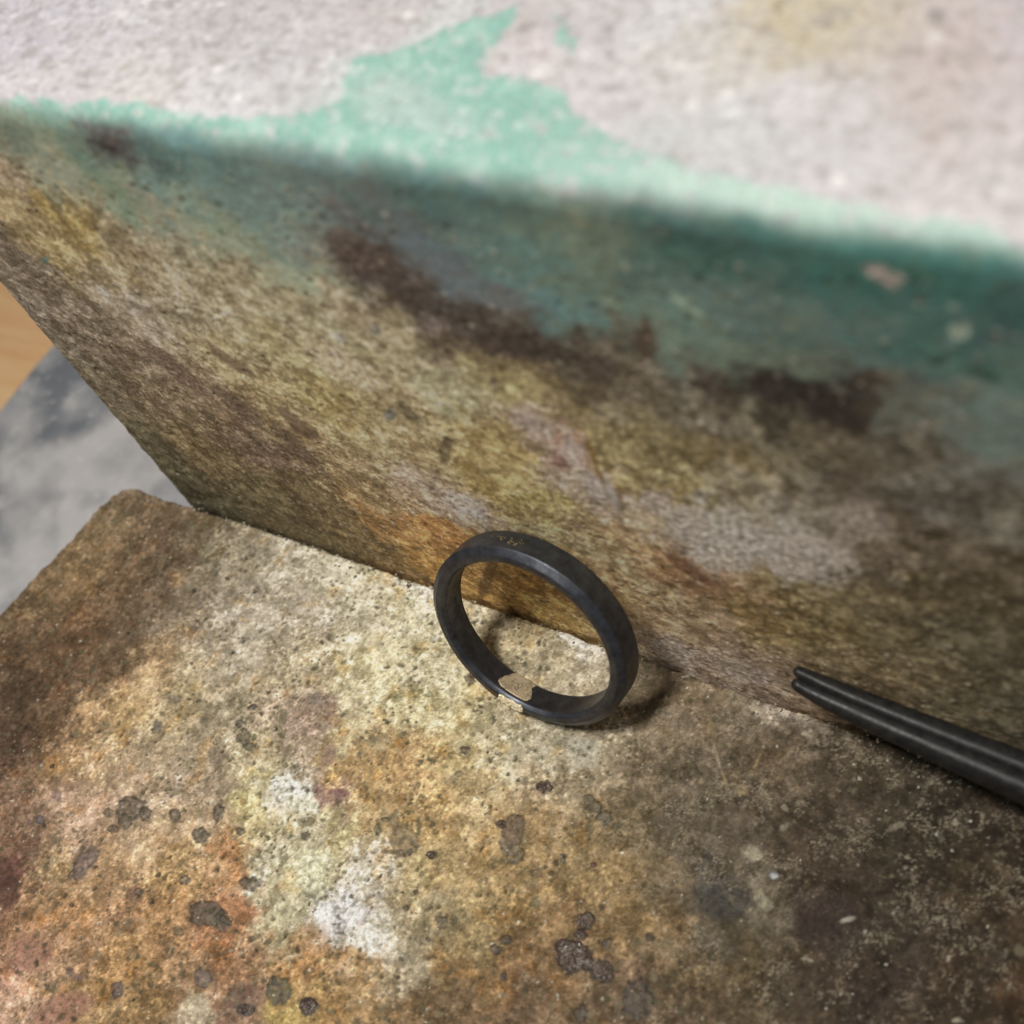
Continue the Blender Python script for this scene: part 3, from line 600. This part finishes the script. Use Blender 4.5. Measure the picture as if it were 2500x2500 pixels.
N = Nodes('fused_flux')
nz = N.noise(10.0, 4, 0.7); n2_ = N.noise(24.0, 3, 0.7)
c = N.mixc(N.remap(nz, 0.38, 0.62, 0, 1), (0.050, 0.030, 0.026, 1), (0.135, 0.098, 0.072, 1))
c = N.mixc(N.remap(n2_, 0.60, 0.72, 0, 0.8), c, (0.36, 0.33, 0.27, 1))
N.link(c, N.b.inputs['Base Color'])
N.link(N.remap(n2_, 0.35, 0.6, 0.16, 0.5), N.b.inputs['Roughness'])
N.link(N.bump(n2_, 0.5, 0.02), N.b.inputs['Normal'])
M_flux = N.m

def flux_bead(k, cx, cy, ax, ay, bx, by, r, g, b, kind):
    """a dark glassy lump of flux fused on the block, with an uneven outline and blistered top"""
    m = 64; rings_ = []
    a = np.linspace(0, 2 * np.pi, m, endpoint=False)
    R = max(math.hypot(ax, ay), math.hypot(bx, by))
    edge = 0.98 + 0.22 * noise(np.cos(a) * 1.3 + k, np.sin(a) * 1.3, 5) + 0.16 * noise(np.cos(a) * 3.5 + k, np.sin(a) * 3.5 + 9, 6)
    for f in (1.03, 1.0, 0.97, 0.93, 0.87, 0.8, 0.7, 0.6, 0.5, 0.4, 0.3, 0.2, 0.1, 0.03):
        u = np.cos(a) * edge * f; v = np.sin(a) * edge * f
        x = cx + u * ax + v * bx; y = cy + u * ay + v * by
        dome = math.sqrt(max(0, 1 - min(f, 1) ** 4))
        h = -0.22 + dome * (0.30 + 0.10 * R) * (0.75 + 0.9 * np.abs(noise(x / 0.75 + k, y / 0.75, 9)) + 0.5 * noise(x / 0.35, y / 0.35 + k, 10))
        rings_.append(np.stack([x, y, h], 1))
    Q = np.array(rings_)
    s = 1 if ax * by - bx * ay > 0 else -1
    n = len(Q)
    cap = (n - 1) * m + np.arange(m)
    me = grid_mesh('flux_bead', Q[:, ::-s], wrap=True, caps=(cap if True else cap[::-1],))
    return new_obj('flux_bead', me, block, M_flux)
for k, sp_ in enumerate(s_ for s_ in BLOCK_SPOTS if s_[9] == 2):
    flux_bead(k, *sp_)

# ------------------------------------------------------------------ the brick standing behind, painted on top
H = 58.8
def build_brick():
    st = 0.14
    xs = np.concatenate([np.arange(0.0, 101, st), np.arange(101.3, 150.1, 1.5)])
    R = 2.1
    s_front = np.concatenate([np.arange(-25, -2, 1.6), np.arange(-2, H - R, st)])
    s_arc = np.linspace(0, 1, 19)[:-1]
    t_top = np.concatenate([np.arange(R, 22, 0.15), np.arange(22.2, 34, 0.6)])
    nf, na, nt = len(s_front), len(s_arc), len(t_top)
    prof = np.zeros((nf + na + nt, 2)); nor = np.zeros_like(prof); sl = np.zeros(nf + na + nt)
    prof[:nf, 1] = s_front; nor[:nf] = (-1, 0); sl[:nf] = s_front
    th = s_arc * np.pi / 2
    prof[nf:nf + na] = np.stack([R - R * np.cos(th), H - R + R * np.sin(th)], 1); nor[nf:nf + na] = np.stack([-np.cos(th), np.sin(th)], 1)
    sl[nf:nf + na] = H - R + R * th
    prof[nf + na:, 0] = t_top; prof[nf + na:, 1] = H; nor[nf + na:] = (0, 1); sl[nf + na:] = H - R + R * np.pi / 2 + (t_top - R)
    X, SL = np.meshgrid(xs, sl, indexing='ij')
    # colours, front face
    XF = X; ZF = np.minimum(SL, H)
    front = colour_field(FACE_COLOURS, XF, ZF, G_FACE, (-4, 152), (-26, 62), 3.2, 14)
    hg = 0.06 * fbm(X / 2.6, SL / 2.6, 120, 3) + 0.014 * fbm(X / 0.8, SL / 0.8, 124, 4, 0.65)
    gls = np.zeros_like(X)
    n1 = fbm(X / 1.7, SL / 1.7, 130, 4, 0.62); n2 = fbm(X / 0.55, SL / 0.55, 134, 3, 0.65); n3 = fbm(X / 0.32, SL / 0.32, 137, 2)
    green = sstep(-0.012, 0.03, front[..., 1] - front[..., 0])
    rough = 1 - 0.85 * green
    ga = 0.35 + 0.8 * sstep(-0.25, 0.3, fbm(X / 6.5, SL / 6.5, 333, 3))
    front = front * np.clip(0.98 * np.exp(rough * (0.36 * n1 + ga * (0.48 * n2 + 0.45 * n3))), 0.3, 2.2)[..., None]
    for sc, sd, lo, hi in ((5.0, 341, (0.80, 0.77, 0.73), (1.10, 1.09, 1.07)), (2.3, 347, (0.76, 0.74, 0.70), (1.12, 1.11, 1.10)), (1.2, 353, (0.80, 0.78, 0.75), (1.08, 1.08, 1.07))):
        q = fbm(X / sc, SL / sc, sd, 5, 0.68)
        e = sstep(-0.04, 0.06, q)
        k_ = 1 - 0.85 * green[..., None]
        front = front * (1 + k_ * ((np.array(lo) + (np.array(hi) - np.array(lo)) * e[..., None]) - 1))
        hg = hg + 0.012 * e
    poro = sstep(0.24, 0.44, fbm(X / 0.55 + 3, SL / 0.55, 138, 3) + 0.15 * n1) * rough
    front = mix(front, front * np.array([0.50, 0.48, 0.44]), poro * 0.65)
    cream = sstep(0.25, 0.6, n2 * 0.8 + n3 * 0.5 + 0.25 * n1) * rough
    front = mix(front, np.clip(front * 1.35 + 0.06, 0, 0.85), cream * 0.6)
    olive = sstep(0.15, 0.5, fbm(X / 1.3 + 8, SL / 1.3, 140, 3)) * rough
    front = mix(front, front * np.array([0.66, 0.62, 0.52]), olive * 0.6)
    wear = sstep(0.12, 0.5, fbm(X / 1.5, SL / 1.5, 143, 4, 0.65)) * green                # paint rubbed through to the body
    front = mix(front, front * np.array([1.25, 1.02, 0.86]), wear * 0.6)
    ys_f = sl[:nf]
    A = front[:, :nf].copy(); Hh = hg[:, :nf].copy(); Gg = gls[:, :nf].copy()
    splat_spots(FACE_SPOTS, xs, ys_f, X[:, :nf], SL[:, :nf], A, Hh, Gg, G_FACE, 26)
    pore = lambda x, y: np.clip(0.4 + 1.2 * fbm(x / 6, y / 6, 150, 2), 0.05, 1)
    splat_dots(4200, (1, 100), (0, 56), xs, ys_f, X[:, :nf], SL[:, :nf], A, Hh, 201, 0.14, 0.40, (0.09, 0.075, 0.05), pore, -0.06, 0.55, 0.9)
    splat_dots(3800, (1, 100), (0, 56), xs, ys_f, X[:, :nf], SL[:, :nf], A, Hh, 202, 0.12, 0.34, (0.66, 0.58, 0.46), lambda x, y: 0.3 + 0.4 * (y < 36), 0.06, 0.5, 1.0)
    front[:, :nf] = A; hg[:, :nf] = Hh
    # colours, top
    s0 = H - R + R * np.pi / 2
    YT = SL - s0 + R
    top = colour_field(TOP_COLOURS, X, YT, G_TOP, (-4, 152), (-2, 36), 2.2, 17)
    t1 = fbm(X / 2.2, YT / 2.2, 160, 4, 0.6)
    top = top * (1 + 0.10 * t1 + 0.10 * n2)[..., None]
    grey = sstep(0.10, 0.50, fbm(X / 1.1, YT / 1.0, 165, 4, 0.65) + 0.25 * t1)
    top = mix(top, top * np.array([0.66, 0.63, 0.60]), grey * 0.7)
    k0 = nf + na
    TA = top[:, k0:].copy(); TH = np.zeros_like(X[:, k0:])
    splat_dots(2600, (0, 100), (1.5, 21), xs, t_top, X[:, k0:], YT[:, k0:], TA, TH, 301, 0.20, 0.75, (0.38, 0.36, 0.34), lambda x, y: np.clip(0.5 + 1.2 * fbm(x / 7, y / 7, 210, 2), 0.1, 1), -0.04, 0.62, 0.9)
    splat_dots(900, (0, 100), (1.5, 21), xs, t_top, X[:, k0:], YT[:, k0:], TA, TH, 302, 0.25, 0.7, (0.90, 0.88, 0.86), lambda x, y: 0.6 + 0 * x, 0.015, 0.3, 0.9)
    top[:, k0:] = TA
    wx = X + 0.75 * fbm(X / 2.1, YT / 2.1, 170, 4, 0.6); wy = YT + 0.75 * fbm(X / 2.1 + 9, YT / 2.1, 174, 4, 0.6)
    sub = (SL[0] > H - R - 0.1)
    tq = np.zeros_like(X); pw = np.zeros_like(X)
    for poly in TURQUOISE:
        tq[:, sub] = np.maximum(tq[:, sub], sstep(0.16, -0.16, sd_poly(wx[:, sub], wy[:, sub], poly)))
    pw[:, sub] = sstep(1.0, -1.2, sd_poly(wx[:, sub], wy[:, sub], PALE_WASH))
    chip = sstep(0.28, 0.38, fbm(X / 1.1, YT / 1.1, 178, 5, 0.7))
    thin = sstep(-0.1, 0.5, fbm(X / 2.8, YT / 2.0, 180, 3))
    paint = mix(np.broadcast_to(np.array([0.275, 0.475, 0.415]), X.shape + (3,)), np.broadcast_to(np.array([0.45, 0.61, 0.54]), X.shape + (3,)), thin * 0.6)
    pale_r = sstep(58, 74, X + 2 * t1) * sstep(7, 1.5, YT)
    paint = mix(paint, np.broadcast_to(np.array([0.54, 0.66, 0.59]), X.shape + (3,)), pale_r * 0.75)
    top = mix(top, paint, tq * (1 - 0.75 * chip) * (1 - 0.45 * pw))
    hg = np.where(SL > s0 - 0.5, 0.05 * n1 + 0.11 * tq * (1 - chip) + 0.03 * n2, hg)
    # where front paint gives way to the top along the worn arris
    edge = sstep(H - R + 0.7, H - R + 2.2, SL + 0.55 * fbm(X / 3.0, SL / 3.0, 185, 3, 0.5))
    col = mix(front, top, edge)
    hg = hg + 0.22 * fbm(X / 4.5, SL * 0 + 3.3, 190, 3) * np.exp(-((SL - (H - R * 0.3)) / 2.5) ** 2)
    jag = 0.42 * fbm(SL / 2.2, X / 3.0, 195, 5, 0.7)
    P = np.zeros(X.shape + (3,))
    edge_in = np.exp(-(X / 0.5))
    P[..., 0] = X + jag * np.exp(-X / 2.5)
    P[..., 1] = prof[None, :, 0] + nor[None, :, 0] * hg + edge_in * 0.35 * (-nor[None, :, 0]) + 0.10
    P[..., 2] = prof[None, :, 1] + nor[None, :, 1] * hg - edge_in * 0.35 * nor[None, :, 1]
    n, m = X.shape
    # back edge down to the slab, then close both ends and the back
    P = np.concatenate([P, P[:, -1:].copy()], 1); P[:, -1, 2] = Z_BASE
    col = np.concatenate([col, col[:, -1:]], 1); gls = np.concatenate([gls, gls[:, -1:]], 1)
    m += 1
    left = np.arange(m)[::-1]; right = (n - 1) * m + np.arange(m)
    under = np.concatenate([np.arange(n) * m, (np.arange(n) * m + m - 1)[::-1]])[::-1]
    me = grid_mesh('painted_brick', P[:, :, :], np.clip(col, 0.008, 0.92), gls, caps=(left, right, under))
    return new_obj('painted_brick', me, None, M_brick)

brick = build_brick()
tag(brick, 'upright stained brick with flaking turquoise paint along its top edge, standing behind the ring', 'brick')

# ------------------------------------------------------------------ the ring
RO, RI, RW = 10.0, 8.43, 2.5
RC = Vector((52.296, -6.14, 10.30))
AX = Vector((0.037, 0.932, -0.360)).normalized()
U = Vector((0.9993, -0.0397, 0.0)); U = (U - AX * U.dot(AX)).normalized()
V = U.cross(AX).normalized()

def ring_point(t, r, off):
    return Vector((0, 0, 0)) + AX * off + (U * math.cos(t) + V * math.sin(t)) * r

ring = thing('ring', 'black oxidised metal ring with a pale solder patch, leaning against the painted brick', 'ring', tuple(RC * 0.1))

def build_band():
    prof = [(10.0, 0.10), (10.0, 0.3), (10.0, 1.3), (10.0, 2.25), (9.99, 2.36), (9.96, 2.44), (9.90, 2.49), (9.80, 2.5),
            (9.3, 2.5), (8.75, 2.5), (8.58, 2.46), (8.47, 2.34), (8.43, 2.15), (8.43, 2.0), (8.43, 1.1), (8.43, 0.1), (8.43, 0.0), (8.445, -0.10), (8.50, -0.20),
            (8.535, -0.25), (8.70, -0.415), (8.735, -0.45), (8.80, -0.485), (8.86, -0.49), (9.30, -0.49), (9.34, -0.485), (9.39, -0.455), (9.42, -0.43), (9.90, -0.055), (9.94, -0.024), (9.975, 0.01), (9.995, 0.05)]
    n = 420
    t = np.linspace(0, 2 * np.pi, n, endpoint=False)
    Q = np.zeros((n, len(prof), 3))
    a, u, v = (np.array(k) for k in (AX, U, V))
    for j, (r, o) in enumerate(prof):
        rr = r + 0.020 * noise(np.cos(t) * 3 + 5, np.sin(t) * 3 + j * 0.15, 4) + 0.012 * noise(t * 14, np.full(n, j * 0.8), 6)
        oo = o + 0.02 * noise(np.cos(t) * 4, np.sin(t) * 4 + 20 + j * 0.05, 8)
        Q[:, j] = oo[:, None] * a + rr[:, None] * (np.cos(t)[:, None] * u + np.sin(t)[:, None] * v)
    Q = np.concatenate([Q, Q[:1]], 0)
    me = grid_mesh('band', Q, wrap=True)
    return new_obj('band', me, ring, M_ring)
band = build_band()

def patch_on_ring(name, outline, r, mat, thick, parent, lumps=0.0, n=40, rim=False, seed=0):
    """a thin irregular plate following the ring: outline in (angle deg, offset) on the bore, or (angle deg, radius) on the front rim"""
    P = np.array(outline, float)
    c = P.mean(0)
    rings_ = []
    m = 96
    # resample outline
    seg = np.concatenate([P, P[:1]]); L = np.concatenate([[0], np.cumsum(np.hypot(*(np.diff(seg, axis=0) * [0.16, 1]).T))])
    s = np.linspace(0, L[-1], m, endpoint=False)
    O = np.stack([np.interp(s, L, seg[:, 0]), np.interp(s, L, seg[:, 1])], 1)
    for k, (f, hh) in enumerate([(1.0, -0.12), (1.0, 0.3), (0.97, 0.75), (0.93, 1.0)] + [(0.93 - 0.93 * i / 12, 1.0) for i in range(1, 12)]):
        q = c + (O - c) * f
        h = thick * hh
        if hh >= 0.75 and lumps:
            h = h + lumps * noise(q[:, 0] * 0.55, q[:, 1] * 3.2, seed + 2)
        th = np.radians(q[:, 0]); b = q[:, 1]
        a, u, v = (np.array(z) for z in (AX, U, V))
        if rim:
            pos = np.outer(-(h + np.interp(b, [8.43, 8.6, 9.4, 10.0], [0.2, 0.45, 0.49, 0.0])), a) + b[:, None] * (np.cos(th)[:, None] * u + np.sin(th)[:, None] * v)
        else:
            pos = b[:, None] * a + (r - h if np.ndim(h) else np.full(m, r - h))[:, None] * (np.cos(th)[:, None] * u + np.sin(th)[:, None] * v)
        rings_.append(pos)
    Q = np.array(rings_)
    if rim: pass
    k = len(rings_)
    me = grid_mesh(name, Q if rim else Q[:, ::-1], wrap=True, caps=((k - 1) * m + np.arange(m),))
    return new_obj(name, me, parent, mat)

patch = patch_on_ring('solder_patch', [(244.3, 0.42), (243.8, 0.75), (245.0, 1.1), (245.4, 1.45), (247.2, 1.75), (248.4, 2.15), (250.4, 2.40), (254.5, 2.46), (259.5, 2.46), (265.2, 2.46), (265.8, 2.2),
    (264.6, 1.8), (266.6, 1.4), (267.6, 1.0), (268.6, 0.75), (268.2, 0.35), (266.5, 0.10), (262, 0.10), (257, 0.12), (252, 0.12), (247.5, 0.16)], RI, M_solder, 0.07, ring, 0.03)
bead = patch_on_ring('solder_bead', [(249.6, 8.75), (252, 8.58), (256, 8.62), (259, 8.52), (262.5, 8.64), (265.5, 8.54), (267.2, 8.85), (266.8, 9.45), (264, 9.62), (260, 9.56), (256, 9.66), (252, 9.6), (250, 9.3)], RI, M_bright, 0.13, ring, 0.26, rim=True, seed=3)
scale = patch_on_ring('copper_stain', [(241.0, 9.0), (244, 8.9), (248.5, 8.95), (249.6, 9.3), (249.2, 9.8), (245, 9.9), (241.2, 9.85), (240.6, 9.4)], RI, M_copper, 0.03, ring, 0.03, rim=True, seed=7)

def small_ring_marks(name, spots, r, mat, parent, out=1.0):
    P = []; F = []
    rng = random.Random(5)
    for (t, o, w) in spots:
        k = len(P)
        ph = rng.random() * 6
        for i in range(9):
            a = i / 9 * 2 * math.pi
            rad = w * (0.6 + 0.6 * rng.random())
            tt = math.radians(t) + rad * math.cos(a + ph) / r * 1.2; oo = o + rad * math.sin(a + ph)
            P.append(ring_point(tt, r + out * 0.004, oo) * 0.1)
        P.append(ring_point(math.radians(t), r + out * (0.02 + w * 0.15), o) * 0.1)
        for i in range(9):
            a, b = k + i, k + (i + 1) % 9
            F.append((a, b, k + 9) if out < 0 else (b, a, k + 9))
    me = bpy.data.meshes.new(name)
    me.from_pydata([tuple(p) for p in P], [], F)
    return new_obj(name, me, parent, mat)

rg = random.Random(3)
fl = []
for (t, o, w) in [(114, 1.5, .06), (112, 1.7, .05), (107, 1.4, .08), (105.5, 1.3, .07), (99.5, 1.1, .09), (98, 0.9, .07), (96.5, 0.75, .06), (93.5, 1.2, .07), (95, 1.25, .05)]:
    for q in range(3):
        fl.append((t + rg.gauss(0, 1.1), o + rg.gauss(0, 0.12), w * rg.uniform(0.45, 1.0)))
specks = small_ring_marks('gold_specks', fl, RO + 0.01, M_gold, ring, 1.0)
specks['kind'] = 'stuff'

def stamp(t0, o0, shape):
    """a struck hallmark: a raised burr following the outline of the punch"""
    verts = []; faces = []
    m = len(shape)
    for (dt, do) in shape:
        for (dr, k) in ((-0.005, 0.75), (-0.05, 0.88), (-0.05, 1.0), (-0.005, 1.12)):
            t = math.radians(t0) + dt * k / RI; o = o0 + do * k
            verts.append(tuple(ring_point(t, RI + dr, o) * 0.1))
    for i in range(m):
        j = (i + 1) % m
        for q in range(3):
            faces.append((i * 4 + q, i * 4 + q + 1, j * 4 + q + 1, j * 4 + q))
    me = bpy.data.meshes.new('hallmark')
    me.from_pydata(verts, [], faces)
    return new_obj('hallmark', me, ring, M_mark)
stamp(180.5, 1.3, [(0.42 * math.cos(a), 0.17 * math.sin(a)) for a in np.linspace(0, 2 * math.pi, 18, endpoint=False)])
stamp(187.5, 1.45, [(0.36 * math.cos(a), 0.26 * math.sin(a) * (1 + 0.2 * math.cos(3 * a))) for a in np.linspace(0, 2 * math.pi, 20, endpoint=False)])
stamp(193.5, 1.42, [(0.36 * math.cos(a), 0.24 * math.sin(a)) for a in np.linspace(0, 2 * math.pi, 16, endpoint=False)])

# ------------------------------------------------------------------ the tweezers
tw = thing('tweezers', 'black metal tweezers with two closed rounded prongs, reaching in from the right edge', 'tweezers', (9.4, -0.35, 0.5))
TW0 = Vector((94.0, -3.5, 5.0))
def prong(name, path, seed):
    """path: centre x, y, z, radius across, radius up (mm)"""
    K = np.array(path, float)
    L = np.concatenate([[0], np.cumsum(np.linalg.norm(np.diff(K[:, :3], axis=0), axis=1))])
    s = np.concatenate([np.linspace(0, 1.5, 14), np.linspace(1.7, L[-1], 150)])
    C = np.stack([np.interp(s, L, K[:, i]) for i in range(5)], 1)
    for it in range(6):
        C[1:-1] = 0.25 * C[:-2] + 0.5 * C[1:-1] + 0.25 * C[2:]
    m = 28
    a = np.linspace(0, 2 * np.pi, m, endpoint=False)
    T = np.gradient(C[:, :3], axis=0); T /= np.linalg.norm(T, axis=1)[:, None]
    up = np.array([0, 0.25, 1.0]); W = np.cross(T, up); W /= np.linalg.norm(W, axis=1)[:, None]; B = np.cross(W, T)
    # slightly squared section, rounded nose
    ca = np.sign(np.cos(a)) * np.abs(np.cos(a)) ** 0.8; sa = np.sign(np.sin(a)) * np.abs(np.sin(a)) ** 0.8
    nose = np.sqrt(np.clip(1 - (1 - np.clip(s / 0.55, 0, 1)) ** 2, 0.0, 1))
    Q = C[:, None, :3] + (C[:, 3] * nose)[:, None, None] * ca[None, :, None] * W[:, None] + (C[:, 4] * nose)[:, None, None] * sa[None, :, None] * B[:, None]
    dn = 1 + 0.035 * noise(s[:, None] * 1.1 + a[None] * 0, np.cos(a)[None] * 1.5 + s[:, None] * 0, seed)
    Q = C[:, None, :3] + (Q - C[:, None, :3]) * dn[..., None]
    Q = Q - np.array(TW0)
    n = len(s)
    me = grid_mesh(name, Q[:, ::-1], wrap=True, caps=(np.arange(m), (n - 1) * m + np.arange(m)[::-1]))
    return new_obj(name, me, tw, M_steel)
prong('prong', [(75.0, -1.75, 9.75, .46, .46), (76.2, -1.85, 9.4, .62, .60), (77.8, -2.0, 9.1, .78, .78), (83, -2.4, 8.65, 0.96, 0.98), (94, -3.2, 7.95, 1.28, 1.32), (120, -6, 5.6, 2.6, 2.5), (165, -9, 4.2, 3.4, 3.8)], 31)
prong('prong', [(74.9, -1.0, 10.45, .42, .42), (76.2, -1.05, 10.2, .54, .50), (77.8, -1.15, 9.9, .68, .60), (83, -1.4, 9.35, 0.85, 0.75), (94, -1.9, 8.65, 1.0, 0.95), (120, -3, 7.2, 1.8, 2.0), (165, -4.0, 7.6, 2.4, 3.2)], 33)

# ------------------------------------------------------------------ crumbs and grit lying on the block and in the joint
def grit():
    rng = np.random.default_rng(77)
    V_, F_ = [], []
    base = np.array([(1, 0, 0), (-1, 0, 0), (0, 1, 0), (0, -1, 0), (0, 0, 1), (0, 0, -1)], float)
    tri = [(0, 2, 4), (2, 1, 4), (1, 3, 4), (3, 0, 4), (2, 0, 5), (1, 2, 5), (3, 1, 5), (0, 3, 5)]
    n = 420
    for i in range(n):
        if i < 190:
            x = rng.uniform(2, 96); y = -0.25 - rng.exponential(0.5)
        else:
            x = rng.uniform(-6, 98); y = rng.uniform(-50, -1)
        r = 0.07 * (1 + rng.exponential(0.8)); r = min(r, 0.30)
        v = base * r * rng.uniform(0.6, 1.3, (6, 3))
        a = rng.uniform(0, 6.28); c, s = math.cos(a), math.sin(a)
        v = np.stack([v[:, 0] * c - v[:, 1] * s + x, v[:, 0] * s + v[:, 1] * c + y, v[:, 2] + 0.35 * r + 0.02], 1)
        k = len(V_)
        V_ += [tuple(p * 0.1) for p in v]
        F_ += [(p + k, q + k, w + k) for p, q, w in tri]
    me = bpy.data.meshes.new('grit')
    me.from_pydata(V_, [], F_)
    N = Nodes('grit')
    nz = N.noise(3.7, 2, 0.5)
    c = N.mixc(N.remap(nz, 0.40, 0.56, 0, 1), (0.16, 0.12, 0.08, 1), (0.56, 0.50, 0.40, 1))
    N.link(c, N.b.inputs['Base Color']); N.b.inputs['Roughness'].default_value = 0.6
    o = new_obj('grit', me, None, N.m)
    tag(o, 'tiny pale and brown crumbs scattered over the flat block and along the joint', 'grit', 'stuff')
grit()
